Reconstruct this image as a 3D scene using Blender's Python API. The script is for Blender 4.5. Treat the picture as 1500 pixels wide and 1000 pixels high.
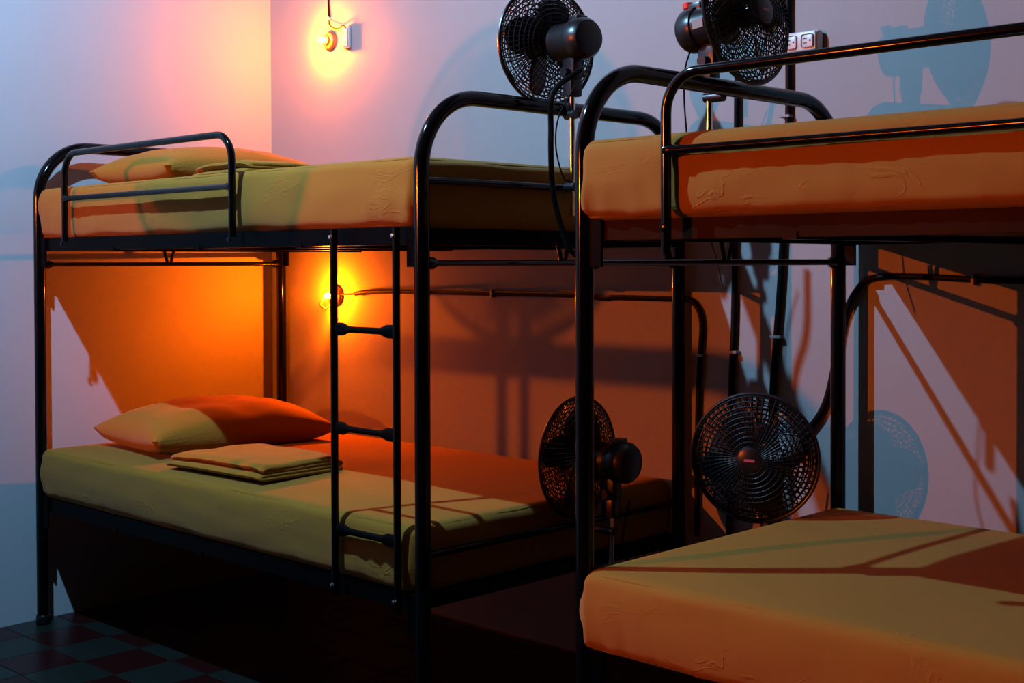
import bpy, bmesh, math, random
from mathutils import Vector, Matrix, noise

# ------------------------------------------------------------------ clear
for o in list(bpy.data.objects): bpy.data.objects.remove(o, do_unlink=True)
S = bpy.context.scene
COL = S.collection

# ------------------------------------------------------------------ camera
def make_camera():
    f, cy = 1932.3174, 420.8022
    yaw, pit, rol = math.radians(44.4456), math.radians(1.0524), math.radians(-0.1664)
    fw = Vector((-math.sin(yaw)*math.cos(pit), math.cos(yaw)*math.cos(pit), -math.sin(pit)))
    rt = Vector((math.cos(yaw), math.sin(yaw), 0)); up = rt.cross(fw)
    r = rt*math.cos(rol) + up*math.sin(rol); u = up*math.cos(rol) - rt*math.sin(rol)
    cd = bpy.data.cameras.new('camera'); cam = bpy.data.objects.new('camera', cd); COL.objects.link(cam)
    m = Matrix((r, u, -fw)).transposed().to_4x4(); m.translation = Vector((4.4958, -3.1775, 1.2587))
    cam.matrix_world = m
    cd.sensor_fit = 'HORIZONTAL'; cd.sensor_width = 36.0; cd.lens = 36.0*f/1500.0
    cd.shift_y = -(500-cy)/1500.0; cd.clip_start = 0.05
    S.camera = cam
make_camera()

# ------------------------------------------------------------------ world, exposure
w = bpy.data.worlds.new('night'); S.world = w; w.use_nodes = True
bg = w.node_tree.nodes['Background']; bg.inputs[0].default_value = (0.35, 0.6, 1, 1); bg.inputs[1].default_value = 0.0003
S.view_settings.view_transform = 'Standard'; S.view_settings.look = 'None'
S.view_settings.exposure = 0.0; S.view_settings.gamma = 1.0; S.view_settings.use_curve_mapping = False

# lamps of the room: white ceiling bulb, strong orange bulb far down the left wall, two small amber bulbs on the back wall
KEY_POS = (1.50, -2.02, 3.00); KEY_R = 0.020; KEY_RAD = (8100, 16200, 25000)
FAR_POS = (0.20, -6.50, 2.005); FAR_R = 0.010; FAR_RAD = (265000, 35000, 40)
AMBER_R = 0.011; AMBER_RAD = (7700, 1150, 10); AMBER2_RAD = (7500, 850, 8)

# ------------------------------------------------------------------ materials
def newmat(name):
    m = bpy.data.materials.new(name); m.use_nodes = True
    nt = m.node_tree; b = nt.nodes['Principled BSDF']
    return m, nt, b
def N(nt, t, **kw):
    n = nt.nodes.new(t)
    for k, v in kw.items():
        if k in n.inputs: n.inputs[k].default_value = v
        else: setattr(n, k, v)
    return n
def bump(nt, b, h, strength, dist):
    bp = N(nt, 'ShaderNodeBump'); bp.inputs['Strength'].default_value = strength; bp.inputs['Distance'].default_value = dist
    nt.links.new(h, bp.inputs['Height']); nt.links.new(bp.outputs[0], b.inputs['Normal'])
def plain(name, col, rough=.5, metal=0., spec=.5, coat=0., var=.0, scale=30., bstr=0., bscale=80., bdist=.002):
    m, nt, b = newmat(name)
    b.inputs['Roughness'].default_value = rough; b.inputs['Metallic'].default_value = metal
    b.inputs['Specular IOR Level'].default_value = spec; b.inputs['Coat Weight'].default_value = coat
    tc = N(nt, 'ShaderNodeTexCoord')
    nz = N(nt, 'ShaderNodeTexNoise', Scale=scale, Detail=4.); nt.links.new(tc.outputs['Object'], nz.inputs['Vector'])
    mx = N(nt, 'ShaderNodeMix', data_type='RGBA')
    mx.inputs['A'].default_value = (*[c*(1-var) for c in col], 1); mx.inputs['B'].default_value = (*[min(1, c*(1+var)) for c in col], 1)
    nt.links.new(nz.outputs['Fac'], mx.inputs['Factor']); nt.links.new(mx.outputs['Result'], b.inputs['Base Color'])
    if bstr:
        n2 = N(nt, 'ShaderNodeTexNoise', Scale=bscale, Detail=5.); nt.links.new(tc.outputs['Object'], n2.inputs['Vector'])
        bump(nt, b, n2.outputs['Fac'], bstr, bdist)
    return m
M = {}
M['black'] = plain('black_gloss_paint', (.0015, .0015, .0018), rough=.10, spec=.26, var=.15)
M['rail'] = plain('black_rail_paint', (.002, .002, .0025), rough=.35, spec=.03, var=.15)
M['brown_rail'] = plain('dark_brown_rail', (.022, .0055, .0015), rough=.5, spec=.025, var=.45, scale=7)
M['black_matte'] = plain('black_plastic', (.006, .006, .007), rough=.32, spec=.4, var=.2)
M['cable'] = plain('black_cable_rubber', (.0035, .003, .003), rough=.5, spec=.08, var=.2)
M['chrome'] = plain('chrome_pole', (.75, .73, .7), rough=.14, metal=1., var=.05)
M['zinc'] = plain('zinc_bolt', (.8, .8, .82), rough=.2, metal=1., var=.05)
M['ceramic'] = plain('white_ceramic', (.5, .46, .42), rough=.35, var=.04)
M['white_plastic'] = plain('white_plastic', (.45, .44, .43), rough=.35, var=.03)
M['clip'] = plain('grey_clip', (.18, .17, .17), rough=.5, var=.05)
M['lamp_socket'] = plain('brown_ceramic', (.15, .075, .04), rough=.4, var=.1)
M['slot'] = plain('dark_slot', (.02, .02, .02), rough=.6)
M['red'] = plain('red_plastic', (.6, .02, .015), rough=.35, var=.05)
M['badge'] = plain('pink_badge', (.36, .10, .10), rough=.4, var=.05)
M['label'] = plain('silver_label', (.15, .145, .12), rough=.45, var=.1)
M['board'] = plain('plywood_base', (.06, .022, .01), rough=.6, var=.3, scale=14)
M['ceiling'] = plain('dark_ceiling_boards', (.03, .022, .018), rough=.8, var=.2, scale=6)
M['flat_red'] = plain('oxide_red_tile', (.017, .0035, .0035), rough=.30, spec=.12, var=.25, scale=9, bstr=.05, bscale=20)
M['flat_green'] = plain('grey_green_tile', (.010, .014, .012), rough=.30, spec=.12, var=.25, scale=9, bstr=.05, bscale=20)
M['grout'] = plain('tile_grout', (.03, .03, .027), rough=.7, var=.2)

def wall_mat(name, c0, c1):
    m, nt, b = newmat(name)
    b.inputs['Roughness'].default_value = .75; b.inputs['Specular IOR Level'].default_value = .2
    tc = N(nt, 'ShaderNodeTexCoord')
    n1 = N(nt, 'ShaderNodeTexNoise', Scale=1.7, Detail=5., Roughness=.6); n2 = N(nt, 'ShaderNodeTexNoise', Scale=38., Detail=6., Roughness=.7)
    n3 = N(nt, 'ShaderNodeTexNoise', Scale=5., Detail=3.)
    for n in (n1, n2, n3): nt.links.new(tc.outputs['Object'], n.inputs['Vector'])
    rp = N(nt, 'ShaderNodeValToRGB'); nt.links.new(n1.outputs['Fac'], rp.inputs[0])
    rp.color_ramp.elements[0].position = .3; rp.color_ramp.elements[0].color = (*c0, 1)
    rp.color_ramp.elements[1].position = .7; rp.color_ramp.elements[1].color = (*c1, 1)
    nt.links.new(rp.outputs[0], b.inputs['Base Color'])
    ad = N(nt, 'ShaderNodeMath', operation='MULTIPLY_ADD'); ad.inputs[1].default_value = .35
    nt.links.new(n2.outputs['Fac'], ad.inputs[0]); nt.links.new(n3.outputs['Fac'], ad.inputs[2])
    bump(nt, b, ad.outputs[0], .25, .006)
    return m
M['wall'] = wall_mat('limewashed_plaster', (.248, .252, .256), (.270, .270, .270)); M['wall_left_lit'] = wall_mat('limewash_with_painted_light', (.325, .345, .37), (.35, .365, .39))  # left wall's colour is raised and blued to stand in for missing light

def sheet_mat(name, col):
    m, nt, b = newmat(name)
    b.inputs['Roughness'].default_value = .85; b.inputs['Specular IOR Level'].default_value = .12
    b.inputs['Sheen Weight'].default_value = .08
    tc = N(nt, 'ShaderNodeTexCoord')
    mp = N(nt, 'ShaderNodeMapping'); mp.inputs['Scale'].default_value = (1, 1, 2.2); nt.links.new(tc.outputs['Object'], mp.inputs[0])
    n1 = N(nt, 'ShaderNodeTexNoise', Scale=2.2, Detail=2.); n2 = N(nt, 'ShaderNodeTexNoise', Scale=9., Detail=3., Distortion=1.2)
    for n in (n1, n2): nt.links.new(mp.outputs[0], n.inputs['Vector'])
    mx = N(nt, 'ShaderNodeMix', data_type='RGBA')
    mx.inputs['A'].default_value = (*[c*.93 for c in col], 1); mx.inputs['B'].default_value = (*[c*1.06 for c in col], 1)
    nt.links.new(n1.outputs['Fac'], mx.inputs['Factor']); nt.links.new(mx.outputs['Result'], b.inputs['Base Color'])
    # soft undulation plus thin creases that come and go
    a1 = N(nt, 'ShaderNodeMath', operation='SUBTRACT'); a1.inputs[1].default_value = .5; nt.links.new(n2.outputs['Fac'], a1.inputs[0])
    a2 = N(nt, 'ShaderNodeMath', operation='ABSOLUTE'); nt.links.new(a1.outputs[0], a2.inputs[0])
    rp = N(nt, 'ShaderNodeValToRGB'); nt.links.new(a2.outputs[0], rp.inputs[0])
    rp.color_ramp.elements[0].position = 0; rp.color_ramp.elements[0].color = (1, 1, 1, 1)
    rp.color_ramp.elements[1].position = .045; rp.color_ramp.elements[1].color = (0, 0, 0, 1)
    n3 = N(nt, 'ShaderNodeTexNoise', Scale=4.5, Detail=1.); nt.links.new(mp.outputs[0], n3.inputs['Vector'])
    r3 = N(nt, 'ShaderNodeValToRGB'); nt.links.new(n3.outputs['Fac'], r3.inputs[0])
    r3.color_ramp.elements[0].position = .54; r3.color_ramp.elements[1].position = .66
    mm = N(nt, 'ShaderNodeMath', operation='MULTIPLY'); nt.links.new(rp.outputs[0], mm.inputs[0]); nt.links.new(r3.outputs[0], mm.inputs[1])
    ad = N(nt, 'ShaderNodeMath', operation='MULTIPLY_ADD'); ad.inputs[1].default_value = .5; nt.links.new(mm.outputs[0], ad.inputs[0]); nt.links.new(n1.outputs['Fac'], ad.inputs[2])
    bump(nt, b, ad.outputs[0], .35, .006)
    return m
M['sheet'] = sheet_mat('mustard_cotton_sheet', (.245, .110, .0095))
M['case'] = sheet_mat('mustard_pillowcase', (.26, .115, .010))

def glow(name, rad):
    m = bpy.data.materials.new(name); m.use_nodes = True; nt = m.node_tree; nt.nodes.clear()
    e = nt.nodes.new('ShaderNodeEmission'); o = nt.nodes.new('ShaderNodeOutputMaterial')
    s = max(rad); e.inputs[0].default_value = (*[c/s for c in rad], 1); e.inputs[1].default_value = s
    nt.links.new(e.outputs[0], o.inputs[0]); return m
M['key_glow'] = glow('white_bulb_glow', KEY_RAD); M['far_glow'] = glow('orange_bulb_glow', FAR_RAD); M['amber_glow'] = glow('amber_bulb_glow', AMBER_RAD); M['amber_glow_low'] = glow('deep_amber_bulb_glow', AMBER2_RAD)

# ------------------------------------------------------------------ mesh helpers
def link_mesh(name, bm, mat, parent=None, smooth=True, angle=40):
    me = bpy.data.meshes.new(name); bm.normal_update(); bm.to_mesh(me); bm.free()
    me.materials.append(M[mat] if isinstance(mat, str) else mat)
    if smooth:
        for p in me.polygons: p.use_smooth = True
        try: me.set_sharp_from_angle(angle=math.radians(angle))
        except Exception: pass
    o = bpy.data.objects.new(name, me); COL.objects.link(o)
    if parent: o.parent = parent
    return o
def thing(name, loc, label, cat, group=None, rz=0):
    o = bpy.data.objects.new(name, None); COL.objects.link(o); o.location = loc; o.rotation_euler = (0, 0, rz); o.empty_display_size = .1
    return tag(o, label, cat, group)
def tag(o, label, cat, group=None):
    o['label'] = label; o['category'] = cat
    if group: o['group'] = group
    return o
def share(src, parent, loc=(0, 0, 0), rot=(0, 0, 0)):
    c = src.copy(); COL.objects.link(c); c.parent = parent; c.location = loc; c.rotation_euler = rot
    return c
def box(bm, lo, hi, bev=0.):
    lo = Vector(lo); hi = Vector(hi); c = (lo+hi)/2; s = hi-lo
    r = bmesh.ops.create_cube(bm, size=1., matrix=Matrix.Translation(c) @ Matrix.Diagonal((*s, 1)))
    if bev:
        es = list({e for v in r['verts'] for e in v.link_edges})
        bmesh.ops.bevel(bm, geom=es, offset=bev, segments=2, affect='EDGES', profile=.6)
def tube(bm, pts, r, seg=14, caps=True, closed=False):
    pts = [Vector(p) for p in pts]; n = len(pts)
    rad = r if isinstance(r, (list, tuple)) else [r]*n
    tang = []
    for i in range(n):
        if closed: t = pts[(i+1) % n]-pts[i-1]
        else: t = pts[min(i+1, n-1)]-pts[max(i-1, 0)]
        tang.append(t.normalized())
    t0 = tang[0]; a = Vector((0, 0, 1)) if abs(t0.z) < .9 else Vector((1, 0, 0))
    nrm = t0.cross(a).normalized(); rings = []
    for i in range(n):
        if i:
            q = tang[i-1].rotation_difference(tang[i]); nrm = (q @ nrm)
            nrm = (nrm - tang[i]*nrm.dot(tang[i])).normalized()
        bi = tang[i].cross(nrm)
        rings.append([bm.verts.new(pts[i] + (nrm*math.cos(2*math.pi*k/seg) + bi*math.sin(2*math.pi*k/seg))*rad[i]) for k in range(seg)])
    m = n if closed else n-1
    for i in range(m):
        A, B = rings[i], rings[(i+1) % n]
        for k in range(seg): bm.faces.new((A[k], A[(k+1) % seg], B[(k+1) % seg], B[k]))
    if caps and not closed:
        bm.faces.new(rings[0][::-1]); bm.faces.new(rings[-1])
def fillet(pts, r, n=8):
    pts = [Vector(p) for p in pts]; out = [pts[0]]
    for i in range(1, len(pts)-1):
        a, b, c = pts[i-1], pts[i], pts[i+1]
        u = (a-b).normalized(); v = (c-b).normalized(); th = u.angle(v)
        d = min(r/math.tan(th/2), .49*(a-b).length if i > 1 else .98*(a-b).length, .49*(c-b).length if i < len(pts)-2 else .98*(c-b).length)
        rr = d*math.tan(th/2); p0 = b+u*d; cen = b + (u+v).normalized()*(rr/math.sin(th/2)); p1 = b+v*d
        e0 = p0-cen; e1 = p1-cen; ang = e0.angle(e1)
        for k in range(n+1):
            t = k/n; out.append(cen + (e0*math.sin((1-t)*ang)+e1*math.sin(t*ang))/math.sin(ang))
    out.append(pts[-1]); return out
def spline(pts, n=8):
    P = [Vector(p) for p in pts]; P = [P[0]*2-P[1]] + P + [P[-1]*2-P[-2]]; out = []
    for i in range(1, len(P)-2):
        for k in range(n):
            t = k/n; a, b, c, d = P[i-1:i+3]
            out.append(.5*((2*b)+(c-a)*t+(2*a-5*b+4*c-d)*t*t+(3*b-a-3*c+d)*t**3))
    out.append(P[-2]); return out
def lathe(bm, prof, seg=32, axis='Z', origin=(0, 0, 0)):
    o = Vector(origin); rings = []
    def pt(r, h, a):
        c, s = r*math.cos(a), r*math.sin(a)
        return o + (Vector((c, s, h)) if axis == 'Z' else Vector((h, c, s)) if axis == 'X' else Vector((s, h, c)))
    for r, h in prof:
        rings.append([bm.verts.new(pt(max(r, 1e-5), h, 2*math.pi*k/seg)) for k in range(seg)])
    for A, B in zip(rings, rings[1:]):
        for k in range(seg): bm.faces.new((A[k], A[(k+1) % seg], B[(k+1) % seg], B[k]))
    bm.faces.new(rings[0][::-1]); bm.faces.new(rings[-1])
    bmesh.ops.recalc_face_normals(bm, faces=bm.faces[:])

# ------------------------------------------------------------------ room shell
WA = math.radians(1.7285)
def structure(name, bm, mat, smooth=False):
    o = link_mesh(name, bm, mat, smooth=smooth); o['kind'] = 'structure'; return o
H = 3.9
bm = bmesh.new(); box(bm, (-.3, 0, -.05), (6.4, .2, H)); structure('wall_back', bm, 'wall')
bm = bmesh.new(); box(bm, (-.2, -7.6, -.05), (0, .05, H)); wl = structure('wall_left', bm, 'wall_left_lit'); wl.rotation_euler = (0, 0, WA)
bm = bmesh.new(); box(bm, (-.1, -7.6, H), (6.4, .2, H+.1)); structure('ceiling', bm, 'ceiling')

def floor_mat():
    m, nt, b = newmat('checker_tile_floor'); b.inputs['Roughness'].default_value = .25
    tc = N(nt, 'ShaderNodeTexCoord'); mp = N(nt, 'ShaderNodeMapping'); mp.inputs['Location'].default_value = (0, -.04, 0.1)
    ck = N(nt, 'ShaderNodeTexChecker', Scale=5.); ck.inputs[1].default_value = (.024, .032, .026, 1); ck.inputs[2].default_value = (.040, .007, .006, 1)
    nt.links.new(tc.outputs['Object'], mp.inputs[0]); nt.links.new(mp.outputs[0], ck.inputs[0]); nt.links.new(ck.outputs[0], b.inputs['Base Color'])
    return m
M['floor'] = floor_mat()
bm = bmesh.new(); box(bm, (-.1, -7.6, -.1), (6.4, .1, -.004)); fl = structure('floor', bm, 'floor')
def tile_mesh(mat):
    bm = bmesh.new(); box(bm, (-.0985, -.0985, -.004), (.0985, .0985, 0)); 
    top = [e for e in bm.edges if all(v.co.z > -.001 for v in e.verts)]
    bmesh.ops.bevel(bm, geom=top, offset=.0015, segments=1, affect='EDGES')
    me = bpy.data.meshes.new('tile'); bm.to_mesh(me); bm.free(); me.materials.append(M[mat]); return me
tr, tg = tile_mesh('flat_red'), tile_mesh('flat_green')
for i in range(0, 14):
    for j in range(0, 11):
        x, y = .1+.2*i, -.06-.2*j
        if y + .1 > 0.05 or x < .1: continue
        o = bpy.data.objects.new('tile', tr if (i+j) % 2 == 0 else tg); COL.objects.link(o)
        o.parent = fl; o.location = (x, y, random.Random(i*31+j).uniform(-.0006, .0004))

# ------------------------------------------------------------------ bunk beds
PR = .0197; W = 1.019; LEN = 2.0      # post radius, post-to-post width and length
Z_ARCH, Z_UP0, Z_UP1, Z_LO0, Z_LO1 = 1.673, 1.305, 1.350, .400, .448
Z_CROSS, Z_UBAR, Z_LBAR = 1.259, 1.4615, .5462

def bar_with_sockets(bm, a, b, r, rs, ls):
    a, b = Vector(a), Vector(b); d = (b-a).normalized(); L = (b-a).length
    st = [0, ls*.55, ls, L-ls, L-ls*.55, L]; rr = [rs, rs, r, r, rs, rs]
    tube(bm, [a+d*s for s in st], rr, 12)
def rung_mesh(bm, a, b, r):
    # tube flattened and widened at both ends where it is welded to the stiles
    a, b = Vector(a), Vector(b); d = (b-a); L = d.length; d.normalize()
    st = [0, .03, .055, L-.055, L-.03, L]; hz = [.017, .017, r, r, .017, .017]; hy = [.006, .006, r, r, .006, .006]
    rings = []
    for s, z, y in zip(st, hz, hy):
        c = a+d*s; rings.append([bm.verts.new(c+Vector((0, y*math.cos(t), z*math.sin(t)))) for t in [2*math.pi*k/14 for k in range(14)]])
    for A, B in zip(rings, rings[1:]):
        for k in range(14): bm.faces.new((A[k], A[(k+1) % 14], B[(k+1) % 14], B[k]))
    bm.faces.new(rings[0][::-1]); bm.faces.new(rings[-1]); bmesh.ops.recalc_face_normals(bm, faces=bm.faces[:])

def angle_rail(bm, x0, x1, y, z0, z1, inward):
    # L-section: upright web plus a ledge turned inward that carries the base
    box(bm, (x0, y-.003, z0), (x1, y+.003, z1), .001)
    lo, hi = sorted((y, y+inward*.032)); box(bm, (x0, lo, z0), (x1, hi, z0+.005))

def build_bed(loc, label, guard_x, ladder_x, rz=0, group='black metal bunk beds', guard_z=1.335, front_rail='rail', W=W):
    # local frame: x 0..LEN along the bed, y -W (front) .. 0 (back)
    t = thing('bunk_bed', loc, label, 'bunk bed', group, rz)
    F, B = -W, 0.
    for x in (0., LEN):
        bm = bmesh.new()
        tube(bm, fillet([(x, F, .02), (x, F, Z_ARCH), (x, B, Z_ARCH), (x, B, .02)], .185, 14), PR, 20)
        arch = link_mesh('end_arch', bm, 'black', t)
        for y in (F, B):
            bm = bmesh.new(); lathe(bm, [(.021, 0), (.0235, .004), (.0235, .03), (.021, .034)], 20, origin=(x, y, 0)); link_mesh('foot_cap', bm, 'black_matte', arch)
        for z, r in ((Z_UBAR, .0095), (Z_LBAR, .0095)):
            bm = bmesh.new(); bar_with_sockets(bm, (x, F, z), (x, B, z), r, r+.002, .03); link_mesh('end_bar', bm, 'black', t)
        bm = bmesh.new(); bar_with_sockets(bm, (x, F+.015, Z_CROSS), (x, B-.015, Z_CROSS), .0078, .0155, .035); link_mesh('cross_bar', bm, 'black', t)
        bm = bmesh.new()
        for s in (-1, 1): tube(bm, [(x, -W/2+s*.022, Z_UP0+.01), (x, -W/2+s*.006, Z_CROSS)], .006, 10)
        link_mesh('v_hanger', bm, 'black', t)
        for z0, z1 in ((Z_UP0, Z_UP1), (Z_LO0, Z_LO1)):
            bm = bmesh.new(); s = 1 if x == 0 else -1
            xr = x+s*.044; box(bm, (xr-.003, F+.010, z0), (xr+.003, B-.010, z1), .001); box(bm, (min(xr, xr+s*.03), F+.010, z0), (max(xr, xr+s*.03), B-.010, z0+.005))
            link_mesh('end_rail', bm, 'rail', t, smooth=False)
    for y, inw in ((F+.006, 1), (B-.006, -1)):
        for z0, z1 in ((Z_UP0, Z_UP1), (Z_LO0, Z_LO1)):
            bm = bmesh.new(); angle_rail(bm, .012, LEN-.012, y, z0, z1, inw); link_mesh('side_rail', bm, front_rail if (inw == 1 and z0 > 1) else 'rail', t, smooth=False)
            for x, s in ((0, 1), (LEN, -1)):
                bm = bmesh.new(); a, b_ = sorted((x+s*.012, x+s*.050)); yb = y-inw*.008; box(bm, (a, yb-.004, z0-.055), (b_, yb+.004, z1), .0015)
                link_mesh('bracket_plate', bm, 'rail', t, smooth=False)
    for z in (Z_UP0+.012, Z_LO0+.012):
        bm = bmesh.new(); box(bm, (.045, F+.008, z), (LEN-.045, B-.008, z+.020)); link_mesh('base_board', bm, 'board', t, smooth=False)
    for k in range(3):
        for z in (Z_UP0-.004, Z_LO0-.004):
            x = LEN*(k+1)/4; bm = bmesh.new(); box(bm, (x-.015, F, z), (x+.015, B, z+.014)); link_mesh('support_slat', bm, 'rail', t, smooth=False)
    if guard_x:
        x0, x1 = guard_x; y = F-.038; zt = 1.625
        bm = bmesh.new(); tube(bm, fillet([(x0, y, guard_z), (x0, y, zt), (x1, y, zt), (x1, y, guard_z)], .075, 8), .0105, 14)
        g = link_mesh('guard_rail', bm, 'black', t)
        bm = bmesh.new(); bar_with_sockets(bm, (x0, y, 1.477), (x1, y, 1.477), .0088, .0125, .028); link_mesh('guard_bar', bm, 'black', g)
        for x in (x0, x1):
            bm = bmesh.new(); lathe(bm, [(.001, -.006), (.007, -.005), (.008, 0)], 12, 'Y', (x, y-.0095, 1.327)); link_mesh('bolt', bm, 'black', g)
    if ladder_x:
        x0, x1 = ladder_x; y = F-.0265
        la = None
        for x in (x0, x1):
            bm = bmesh.new(); tube(bm, [(x, y, 1.346), (x, y, 1.30), (x, y, .9), (x, y, .45), (x, y, .400)], .0098, 12)
            if la is None: la = link_mesh('ladder', bm, 'black', t)
            else: link_mesh('ladder_stile', bm, 'black', la)
        for z in (1.091, .837, .575):
            bm = bmesh.new(); rung_mesh(bm, (x0+.006, y, z), (x1-.006, y, z), .0085); link_mesh('rung', bm, 'rail', la)
        for x in (x0, x1):
            for z in (1.327, .430):
                bm = bmesh.new(); lathe(bm, [(.0005, -.007), (.0045, -.006), (.006, 0)], 12, 'Y', (x, y-.009, z)); link_mesh('bolt', bm, 'zinc', la)
    return t

A0 = (.1005, -.028); B0 = (2.6625, -.0715)
bedA = build_bed((A0[0], A0[1], 0), 'black tubular metal bunk bed in the corner, ladder at its foot end', (.262, 1.245), (1.689, 1.9355))
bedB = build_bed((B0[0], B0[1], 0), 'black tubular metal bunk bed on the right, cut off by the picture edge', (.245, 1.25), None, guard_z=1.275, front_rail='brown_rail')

# ------------------------------------------------------------------ mattresses
def mattress(loc, lx, ly, th, label, group='mattresses in mustard sheets', seed=0, rz=0):
    rr = .026; vs = {}; bm = bmesh.new()
    def axis(L, n):
        e = [rr*(1-math.cos(math.pi/2*k/5)) for k in range(6)]; m = [rr+(L-2*rr)*k/n for k in range(1, n)]
        return e+m+[L-q for q in e[::-1]]
    X, Y, Z = axis(lx, 70), axis(ly, 34), axis(th, 6); nx, ny, nz = len(X)-1, len(Y)-1, len(Z)-1
    rnd = Vector((seed*7.3, seed*3.1, seed*1.7))
    def P(i, j, k):
        key = (i, j, k)
        if key in vs: return vs[key]
        p = Vector((X[i], Y[j], Z[k])); u, v, q = p.x/lx, p.y/ly, p.z/th
        c = Vector((min(max(p.x, rr), lx-rr), min(max(p.y, rr), ly-rr), min(max(p.z, rr), th-rr)))
        d = p-c
        if d.length > 1e-6: p = c + d.normalized()*min(d.length, rr)
        # plan corners a little rounder, sides bulge, cloth ripples near the lower hem and corners
        side = min(u, 1-u)*lx; fr = min(v, 1-v)*ly
        bul = math.sin(math.pi*q)*.007
        if j in (0, ny): p.y += bul*(-1 if j == 0 else 1)
        if i in (0, nx): p.x += bul*(-1 if i == 0 else 1)
        if k == nz:
            p.z += .006*min(1, max(0, min(side, fr)-rr)/.15)*noise.noise(Vector((p.x*2.2, p.y*2.2, 0))+rnd) + .010*max(0, math.sin(math.pi*u))*max(0, math.sin(math.pi*v))
        if j in (0, ny):
            cw = math.exp(-min(u, 1-u)*9)+.22
            p.y += (-1 if j == 0 else 1)*(.006*cw*(1-q)*math.sin(p.x*95+4*noise.noise(Vector((p.x*5, q*2, 0))+rnd)) + .004*noise.noise(Vector((p.x*6, q*4, 3))+rnd))
            if q < .15: p.z += .005*noise.noise(Vector((p.x*9, 1, 5))+rnd)
        if i in (0, nx):
            p.x += (-1 if i == 0 else 1)*.004*noise.noise(Vector((p.y*6, q*4, 9))+rnd)
        vs[key] = bm.verts.new(p); return vs[key]
    def quad(a, b, c, d):
        try: bm.faces.new((a, b, c, d))
        except ValueError: pass
    for i in range(nx):
        for j in range(ny):
            quad(P(i, j, nz), P(i+1, j, nz), P(i+1, j+1, nz), P(i, j+1, nz)); quad(P(i, j, 0), P(i, j+1, 0), P(i+1, j+1, 0), P(i+1, j, 0))
    for i in range(nx):
        for k in range(nz):
            quad(P(i, 0, k), P(i+1, 0, k), P(i+1, 0, k+1), P(i, 0, k+1)); quad(P(i, ny, k), P(i, ny, k+1), P(i+1, ny, k+1), P(i+1, ny, k))
    for j in range(ny):
        for k in range(nz):
            quad(P(0, j, k), P(0, j, k+1), P(0, j+1, k+1), P(0, j+1, k)); quad(P(nx, j, k), P(nx, j+1, k), P(nx, j+1, k+1), P(nx, j, k+1))
    bmesh.ops.recalc_face_normals(bm, faces=bm.faces[:])
    o = link_mesh('mattress', bm, 'sheet', angle=80); o.location = loc; o.rotation_euler = (0, 0, rz)
    return tag(o, label, 'mattress', group)
MX, MY0, MLY = -.002, -W-.004, W-.006
ML = LEN-.018
ZU, ZL = Z_UP1-.004, Z_LO1-.002
mattress((A0[0]+MX, A0[1]+MY0, ZL), ML, MLY, .615-ZL, 'mustard sheeted mattress on the lower bunk of the corner bed', seed=1)
mattress((A0[0]+MX, A0[1]+MY0, ZU), ML, MLY, 1.522-ZU, 'mustard sheeted mattress on the upper bunk of the corner bed', seed=2)
mattress((B0[0]+MX+.004, B0[1]+MY0-.013, ZL), ML, MLY, .615-ZL, 'mustard sheeted mattress on the lower bunk of the right-hand bed', seed=3)
mattress((B0[0]+MX+.004, B0[1]+MY0-.013, ZU), ML, MLY, 1.515-ZU, 'mustard sheeted mattress on the upper bunk of the right-hand bed', seed=4)

# ------------------------------------------------------------------ pillows and folded sheets
def pillow(loc, lx, ly, th, label, seed, rz=0, tilt=(0, 0)):
    bm = bmesh.new(); n = 40; rnd = Vector((seed*5.1, seed*2.7, 0)); top, bot = {}, {}
    for i in range(n+1):
        for j in range(n+1):
            u, v = 2*i/n-1, 2*j/n-1
            # pinched sides, pointed corners
            x = u*(1-.07*(1-v*v)*abs(u)**3)*lx/2; y = v*(1-.06*(1-u*u)*abs(v)**3)*ly/2
            prof = ((1-abs(u)**2.6)*(1-abs(v)**2.6))**.5
            wr = noise.noise(Vector((u*2.4, v*2.4, .3))+rnd)*.10 + noise.noise(Vector((u*6, v*5, 1.3))+rnd)*.05
            edge = min(1, 4*min(1-abs(u), 1-abs(v)))
            ht = th*.66*prof*(1+wr*edge)
            z0 = th*(.30+.06*(abs(u)*abs(v))**2-.04*noise.noise(Vector((u*2, v*2, 7))+rnd)); hb = z0*min(1, 1.25*prof**.55)
            a = bm.verts.new((x, y, z0+ht)); top[i, j] = a
            if i in (0, n) or j in (0, n): bot[i, j] = a
            else: bot[i, j] = bm.verts.new((x, y, max(.0, z0-hb)))
    for i in range(n):
        for j in range(n):
            bm.faces.new((top[i, j], top[i+1, j], top[i+1, j+1], top[i, j+1]))
            q = (bot[i, j], bot[i, j+1], bot[i+1, j+1], bot[i+1, j])
            if len(set(q)) == 4:
                try: bm.faces.new(q)
                except ValueError: pass
    bmesh.ops.recalc_face_normals(bm, faces=bm.faces[:])
    o = link_mesh('pillow', bm, 'case', angle=70); o.location = loc; o.rotation_euler = (tilt[0], tilt[1], rz)
    return tag(o, label, 'pillow', 'pillows in mustard cases')
pillow((.46, -.57, .622), .50, .70, .165, 'plump mustard pillow at the head of the lower bunk', 1, rz=math.radians(-6))
pillow((.40, -.53, 1.530), .48, .72, .150, 'plump mustard pillow at the head of the upper bunk', 2, rz=math.radians(3))

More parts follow.
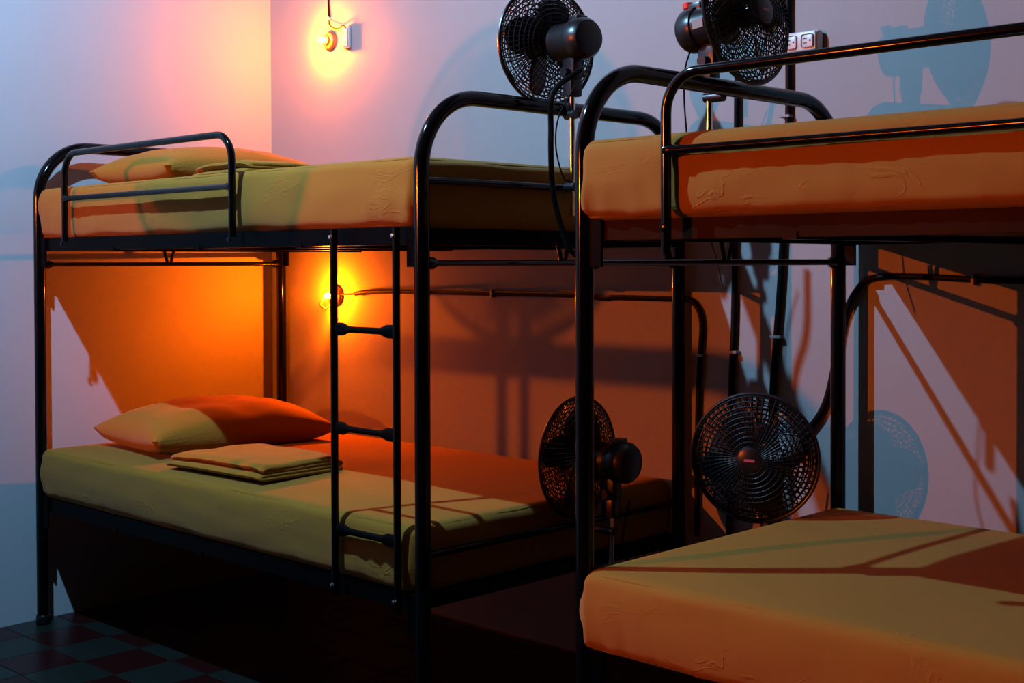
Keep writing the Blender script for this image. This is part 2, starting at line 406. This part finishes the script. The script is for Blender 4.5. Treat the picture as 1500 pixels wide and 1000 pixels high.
def folded_sheet(loc, lx, ly, layers, label, seed, rz=0):
    # a ribbon folded back and forth, extruded across the bed, thickened
    bm = bmesh.new(); g = .013; path = []; rnd = Vector((seed*3.3, seed, 0))
    for k in range(layers):
        z = .006+k*g; ins = .006*k
        xs = [ins+(lx-2*ins)*t/14 for t in range(15)]
        if k % 2: xs = xs[::-1]
        path += [(x, z) for x in xs]
        if k < layers-1:
            xe = xs[-1]; s = 1 if k % 2 == 0 else -1
            path += [(xe+s*.008, z+g*.25), (xe+s*.011, z+g*.5), (xe+s*.008, z+g*.75)]
    ny = 18; rows = []
    for x, z in path:
        row = []
        for j in range(ny+1):
            v = j/ny; f = z/(layers*g)
            dz = .006*f*noise.noise(Vector((x*6, v*3, 0))+rnd)+.004*f*noise.noise(Vector((x*14, v*8, 2))+rnd)
            yy = (v-.5)*ly*(1-.03*f)+.006*noise.noise(Vector((x*5, z*60, v))+rnd)
            drop = -.25*z*(abs(2*v-1)**6)
            row.append(bm.verts.new((x-lx/2, yy, z+dz+drop)))
        rows.append(row)
    for a, b in zip(rows, rows[1:]):
        for j in range(ny): bm.faces.new((a[j], a[j+1], b[j+1], b[j]))
    bmesh.ops.recalc_face_normals(bm, faces=bm.faces[:])
    o = link_mesh('folded_sheet', bm, 'case', angle=80); o.location = loc; o.rotation_euler = (0, 0, rz)
    sm = o.modifiers.new('cloth', 'SOLIDIFY'); sm.thickness = .009; sm.offset = 0
    return tag(o, label, 'sheet', 'folded top sheets')
folded_sheet((1.065, -.82, .626), .30, .47, 4, 'mustard top sheet folded flat beside the pillow on the lower bunk', 1, rz=math.radians(-87))
folded_sheet((.90, -.62, 1.535), .40, .34, 4, 'mustard top sheet folded flat beside the pillow on the upper bunk', 2, rz=math.radians(-93))

# ------------------------------------------------------------------ clamp-on fans
FR = .162
def fan_protos():
    P = {}
    def dome(r, front):           # cage profile: distance from rim plane at radius r
        t = r/FR; d = .052 if front else -.050
        return d*(1-t**3.2)
    def cage(front):
        bm = bmesh.new()
        for k in range(11):
            r = .034+(FR-.006-.034)*k/10; h = dome(r, front)
            tube(bm, [(h, r*math.cos(a), r*math.sin(a)) for a in [2*math.pi*q/48 for q in range(48)]], .0019, 4, closed=True)
        for q in range(60):
            a = 2*math.pi*q/60; sw = .28
            pts = []
            for s in range(7):
                r = .03+(FR-.03)*s/6; aa = a+sw*(r/FR)*(1 if front else -1)
                pts.append((dome(r, front), r*math.cos(aa), r*math.sin(aa)))
            tube(bm, pts, .0018, 4, caps=False)
        return bm
    P['front_grille'] = link_mesh('front_grille', cage(True), 'black_matte'); P['rear_grille'] = link_mesh('rear_grille', cage(False), 'black_matte')
    bm = bmesh.new(); tube(bm, [(0, FR*math.cos(a), FR*math.sin(a)) for a in [2*math.pi*q/64 for q in range(64)]], .0048, 8, closed=True); P['rim'] = link_mesh('rim', bm, 'black_matte')
    bm = bmesh.new(); lathe(bm, [(.001, .0565), (.026, .056), (.034, .052), (.036, .046)], 28, 'X'); P['hub_cap'] = link_mesh('hub_cap', bm, 'black_matte')
    bm = bmesh.new(); box(bm, (.0562, -.0135, -.0035), (.0572, .0135, .0035)); P['badge'] = link_mesh('badge', bm, 'badge', smooth=False)
    bm = bmesh.new(); lathe(bm, [(.03, -.012), (.033, .0), (.03, .028), (.012, .034)], 24, 'X'); P['blade_hub'] = link_mesh('blade_hub', bm, 'black_matte')
    # one twisted paddle blade
    bm = bmesh.new(); rows = []
    for s in range(8):
        r = .028+(.140-.028)*s/7; half = .022+.034*math.sin(math.pi*min(1, (s+1.2)/8.6)); tw = math.radians(38-18*s/7); row = []
        for c in range(7):
            q = (c/6-.5)*2; row.append(bm.verts.new((q*half*math.sin(tw)+.006, q*half*math.cos(tw)+.012*s/7, r-.010*q*q*s/7)))
        rows.append(row)
    for a, b in zip(rows, rows[1:]):
        for c in range(6): bm.faces.new((a[c], a[c+1], b[c+1], b[c]))
    P['blade'] = link_mesh('blade', bm, 'black_matte'); P['blade'].modifiers.new('thick', 'SOLIDIFY').thickness = .003
    bm = bmesh.new(); lathe(bm, [(.030, -.184), (.046, -.180), (.054, -.168), (.056, -.140), (.055, -.132), (.050, -.130), (.049, -.075), (.051, -.060), (.036, -.048)], 32, 'X'); P['motor_housing'] = link_mesh('motor_housing', bm, 'black_matte', angle=30)
    bm = bmesh.new(); box(bm, (-.152, -.020, .040), (-.118, .020, .062), .004); P['gear_cover'] = link_mesh('gear_cover', bm, 'black_matte')
    bm = bmesh.new(); lathe(bm, [(.006, .046), (.006, .056), (.013, .057), (.0135, .069), (.011, .071)], 16, 'Z', (-.168, 0, 0)); P['knob'] = link_mesh('oscillation_knob', bm, 'red')
    bm = bmesh.new(); box(bm, (-.122, -.0515, -.011), (-.090, -.0480, .011)); P['rating_plate'] = link_mesh('rating_plate', bm, 'label', smooth=False)
    bm = bmesh.new(); box(bm, (-.135, -.017, -.105), (-.085, .017, -.040), .008); tube(bm, [(-.11, -.032, -.085), (-.11, .032, -.085)], [.013]*2, 14); P['neck'] = link_mesh('neck', bm, 'black_matte')
    bm = bmesh.new(); box(bm, (-.128, -.020, -.150), (-.092, .020, -.100), .006); P['collar'] = link_mesh('collar', bm, 'black_matte')
    return P
FP = fan_protos(); fan_first = [True]
def fan(pole_xy, ang, zc, zbot, zclamp, label, arch_dx, cords, knob_red=False, tilt=0.):
    # fan origin at the foot of its short chrome pole; the head looks along local +x; pole at local x = 0
    L = .11
    t = thing('clamp_fan', (pole_xy[0], pole_xy[1], zbot), label, 'fan', 'black clamp-on fans', ang)
    h = zc-zbot
    def put(key, rot=(0, 0, 0)):
        o = share(FP[key], t, (L*math.cos(tilt), 0, h+L*math.sin(tilt)), (rot[0], -tilt, 0)); return o
    for key in ('front_grille', 'rear_grille', 'rim', 'hub_cap', 'blade_hub'): put(key)
    share(FP['neck'], t, (L, 0, h)); share(FP['collar'], t, (L, 0, h))
    hub = [o for o in t.children if o.name.startswith('hub_cap')][0]
    share(FP['badge'], hub)
    mh = put('motor_housing'); 
    share(FP['gear_cover'], mh); share(FP['rating_plate'], mh)
    if knob_red: share(FP['knob'], mh)
    for k in range(4): put('blade', (2*math.pi*k/4+.4, 0, 0))
    bm = bmesh.new(); tube(bm, [(0, 0, 0), (0, 0, h-.12)], .0082, 16); link_mesh('pole', bm, 'chrome', t)
    # clamps to the bed tube: given in world offset, turned into the fan's own frame
    R = Matrix.Rotation(-ang, 3, 'Z')
    for z in zclamp:
        bm = bmesh.new(); d = R @ Vector(arch_dx)
        tube(bm, [Vector((0, 0, z-zbot))-d.normalized()*.012, Vector((0, 0, z-zbot))+d.normalized()*(d.length-.012)], .0125, 12); link_mesh('clamp', bm, 'black_matte', t)
    for pts, r in cords:
        bm = bmesh.new(); tube(bm, spline([R @ (Vector(p)-Vector((pole_xy[0], pole_xy[1], zbot))) for p in pts], 8), r, 8); link_mesh('cord', bm, 'cable', t)
    return t
rad = math.radians
fan((2.137, -.540), rad(171), 1.852, 1.385, (1.655, 1.4615), 'black fan facing left, clamped on the foot arch of the corner bed', (-.036, 0, 0),
    [([(2.22, -.60, 1.76), (2.185, -.665, 1.70), (2.165, -.655, 1.60), (2.165, -.65, 1.46), (2.17, -.628, 1.37), (2.185, -.610, 1.30), (2.205, -.578, 1.255), (2.212, -.572, 1.15), (2.21, -.58, .70), (2.20, -.58, .03)], .0075),
     ([(2.20, -.60, 1.72), (2.16, -.62, 1.64), (2.155, -.625, 1.56), (2.15, -.59, 1.485), (2.145, -.55, 1.475)], .0022)])
fan((2.608, -.573), rad(-2), 1.826, 1.385, (1.655, 1.4615), 'black fan with a red knob, clamped on the arch of the right-hand bed', (.054, 0, 0),
    [([(2.565, -.573, 1.80), (2.555, -.60, 1.72), (2.565, -.61, 1.60), (2.575, -.59, 1.45), (2.60, -.55, 1.30), (2.63, -.55, 1.20)], .0022)], knob_red=True, tilt=rad(6))
fan((2.235, -.500), rad(183), .733, .36, (.5462, .43), 'black fan turned side-on at the foot of the lower corner bunk', (-.132, 0, 0),
    [([(2.30, -.50, .64), (2.28, -.50, .50), (2.26, -.35, .30), (2.2, -.06, .25)], .003)])
fan((2.563, -.270), rad(-69), .765, .36, (.5462, .43), 'black round fan facing the room beside the lower right-hand bunk', (.10, 0, 0),
    [([(2.53, -.17, .66), (2.52, -.13, .50), (2.48, -.06, .30)], .003)])

# ------------------------------------------------------------------ small amber wall lamps
def wall_lamp(x, z, label, leads, glow_mat='amber_glow'):
    t = thing('wall_lamp', (x, 0, z), label, 'lamp', 'amber wall bulbs')
    bm = bmesh.new(); lathe(bm, [(.036, -.001), (.036, -.010), (.031, -.017), (.020, -.022), (.0165, -.030)], 28, 'Y'); s = link_mesh('socket', bm, 'lamp_socket', t)
    for a in (-1, 1):
        bm = bmesh.new(); lathe(bm, [(.004, -.0195), (.003, -.0215)], 10, 'Y', (a*.025, 0, a*.006)); link_mesh('screw', bm, 'zinc', s)
    bm = bmesh.new(); r = AMBER_R
    lathe(bm, [(.007, -.031)]+[(r*math.sin(a), -.044-1.25*r*(-math.cos(a))*1.0) for a in [math.pi*(.18+.82*k/7) for k in range(8)]][0:0]+[(r*math.sin(a), -.047+1.3*r*math.cos(a)) for a in [math.pi*(.15+.85*k/7) for k in range(8)]], 14, 'Y')
    link_mesh('bulb', bm, glow_mat, t)
    for pts, rr in leads:
        bm = bmesh.new(); tube(bm, spline([Vector(p)-Vector((x, 0, z)) for p in pts], 8), rr, 8); link_mesh('lead_wire', bm, 'cable', t)
    return t
wall_lamp(.400, 2.122, 'small glowing amber bulb in a round socket, high on the back wall', [([(.396, -.012, 2.158), (.398, -.012, 2.18), (.396, -.006, 2.20)], .0012)])
lamp2 = wall_lamp(.430, 1.135, 'small glowing amber bulb in a round socket below the upper bunk', [([(.462, -.010, 1.140), (.50, -.008, 1.141), (.54, -.007, 1.143), (.56, -.006, 1.145)], .0035)], 'amber_glow_low')
bm = bmesh.new(); tube(bm, fillet([(-.020, -.018, -.012), (-.022, -.056, -.014), (-.022, -.066, -.036), (-.014, -.050, -.052), (.0, -.022, -.030)], .008, 4), .0042, 8); link_mesh('hook', bm, 'lamp_socket', lamp2)

t = thing('plug_box', (.507, 0, 2.12), 'small pale plug box beside the upper amber bulb', 'electrical box')
bm = bmesh.new(); box(bm, (-.022, -.015, -.040), (.022, -.001, .040), .004); link_mesh('housing', bm, 'white_plastic', t)
bm = bmesh.new(); box(bm, (-.018, -.020, -.034), (.018, -.013, .034), .003); link_mesh('face_plate', bm, 'white_plastic', t)
for z in (-.018, .018):
    bm = bmesh.new(); box(bm, (-.007, -.0207, z-.006), (-.004, -.0198, z+.006)); box(bm, (.004, -.0207, z-.006), (.007, -.0198, z+.006)); link_mesh('slot', bm, 'slot', t, smooth=False)

t = thing('wall_outlet', (2.522, 0, 1.862), 'white double power outlet on the back wall above the right-hand bed', 'outlet')
bm = bmesh.new(); box(bm, (-.056, -.034, -.031), (.056, -.001, .031), .016); link_mesh('housing', bm, 'white_plastic', t)
bm = bmesh.new(); box(bm, (-.050, -.0395, -.026), (.050, -.026, .026), .0065); fp = link_mesh('face_plate', bm, 'white_plastic', t)
for x in (-.026, .026):
    bm = bmesh.new(); box(bm, (x-.018, -.0425, -.018), (x+.018, -.039, .018), .006); rc = link_mesh('receptacle', bm, 'white_plastic', fp)
    for dx, dz, a in ((-.006, .006, 0), (-.006, -.006, 0)):
        bm = bmesh.new(); box(bm, (x+dx-.005, -.0432, dz-.0014), (x+dx+.005, -.0424, dz+.0014)); link_mesh('slot', bm, 'slot', fp, smooth=False)
    bm = bmesh.new(); lathe(bm, [(.003, -.0424), (.003, -.0432)], 10, 'Y', (x+.009, 0, 0)); link_mesh('slot', bm, 'slot', fp)

# ------------------------------------------------------------------ surface cables on the back wall
def cable(pts, r, label, clips=(), y=-.011, group='black cables on the back wall'):
    bm = bmesh.new(); tube(bm, spline([(p[0], p[2] if len(p) > 2 else y, p[1]) for p in pts], 10), r, 10)
    o = link_mesh('wall_cable', bm, 'cable'); tag(o, label, 'cable', group)
    for x, z, vert in clips:
        bm = bmesh.new()
        if vert: box(bm, (x-r*1.7, y-r*1.3, z-.004), (x+r*1.7, 0, z+.004), .001)
        else: box(bm, (x-.004, y-r*1.3, z-r*1.7), (x+.004, 0, z+r*1.7), .001)
        link_mesh('cable_clip', bm, 'clip', o, smooth=False)
    return o
cable([(.556, 1.144), (.575, 1.147), (.641, 1.153), (.90, 1.157), (1.214, 1.156), (1.657, 1.155), (1.80, 1.147), (1.843, 1.151), (2.044, 1.150), (2.12, 1.150), (2.158, 1.126), (2.174, 1.076), (2.168, .985), (2.16, .823), (2.155, .45)], .0085,
      'black cable running along the wall under the corner bunk, then bending down', [(.95, 1.157, 0), (1.30, 1.156, 0), (2.168, .985, 1)])
cable([(2.300, 1.80), (2.298, 1.729), (2.296, 1.523), (2.291, 1.326), (2.287, 1.09), (2.277, .871), (2.27, .45)], .0090,
      'straight black cable dropping down the wall behind the round lower fan', [(2.2865, 1.00, 1)])
cable([(2.469, 2.60), (2.469, 1.989), (2.469, 1.647), (2.452, 1.334), (2.443, 1.19), (2.430, 1.036), (2.416, .842), (2.41, .45)], .0095,
      'black cable coming down past the white outlet, nearest the right-hand bed', [(2.463, 1.665, 1), (2.432, 1.05, 1)])
cable([(2.40, .62), (2.48, .72), (2.534, .794), (2.587, .874), (2.621, 1.006), (2.646, 1.118), (2.691, 1.193), (2.737, 1.218), (2.863, 1.221), (3.046, 1.213), (3.132, 1.212), (3.6, 1.21)], .0085,
      'black cable curving up and along the wall behind the right-hand bed', [(3.01, 1.214, 0)])
bm = bmesh.new(); tube(bm, [(.390, -.007, 2.9), (.392, -.007, 2.50), (.392, -.007, 2.282), (.396, -.007, 2.213)], .0034, 8)
o = link_mesh('lamp_cord', bm, 'cable'); tag(o, 'thin brown cord hanging down the wall to the upper amber bulb', 'cord')
bm = bmesh.new(); tube(bm, spline([(.396, -.007, 2.205), (.402, -.010, 2.188), (.421, -.014, 2.173), (.445, -.014, 2.164), (.468, -.014, 2.163), (.492, -.016, 2.168), (.506, -.016, 2.163), (.510, -.012, 2.155)], 8), .0026, 8); link_mesh('branch_wire', bm, 'cable', o)
bm = bmesh.new(); box(bm, (.390, -.013, 2.203), (.402, 0, 2.215), .002); link_mesh('cord_clip', bm, 'white_plastic', o)

# ------------------------------------------------------------------ the rest of the dormitory that lights and shades the view
CW = .86; CX = .195+CW; CR = rad(-90)+WA
bedC = build_bed((CX, -4.47, 0), 'black tubular metal bunk bed further down the left wall', None, None, rz=CR, W=CW)
cv = Matrix.Rotation(CR, 3, 'Z') @ Vector((MX, MY0+W-CW, 0))
mattress((CX+cv.x, -4.47+cv.y, ZU), ML, MLY-W+CW, 1.515-ZU, 'mustard sheeted mattress on the upper bunk further down the left wall', seed=5, rz=CR)
fan((.62, -4.434), rad(-90), 1.862, 1.385, (1.655, 1.4615), 'black fan clamped on the bunk bed further down the left wall', (0, -.036, 0),
    [([(.655, -4.43, 1.74), (.655, -4.43, 1.6), (.655, -4.43, 1.3), (.66, -4.43, .03)], .0075)])
def lamp_fixture(name, pos, r, mat, label, wall):
    t = thing(name, pos, label, 'lamp')
    bm = bmesh.new(); bmesh.ops.create_icosphere(bm, subdivisions=2, radius=r); link_mesh('bulb', bm, mat, t)
    bm = bmesh.new()
    if wall:
        tube(bm, [(-r-.001, 0, 0), (-r-.03, 0, 0), (-r-.031, 0, 0), (-r-.045, 0, 0)], [.018, .018, .045, .045], 20)
    else:
        tube(bm, [(0, 0, r+.001), (0, 0, r+.05)], .018, 16); tube(bm, [(0, 0, r+.05), (0, 0, H-pos[2])], .004, 8)
    link_mesh('socket', bm, 'ceramic', t)
lamp_fixture('ceiling_lamp', KEY_POS, KEY_R, 'key_glow', 'bare white bulb hanging from the ceiling', False)
lamp_fixture('wall_lamp', (FAR_POS[0]+.09, FAR_POS[1], FAR_POS[2]), FAR_R, 'far_glow', 'bright orange bulb further down the left wall', True)
for o in FP.values(): bpy.data.objects.remove(o, do_unlink=True)
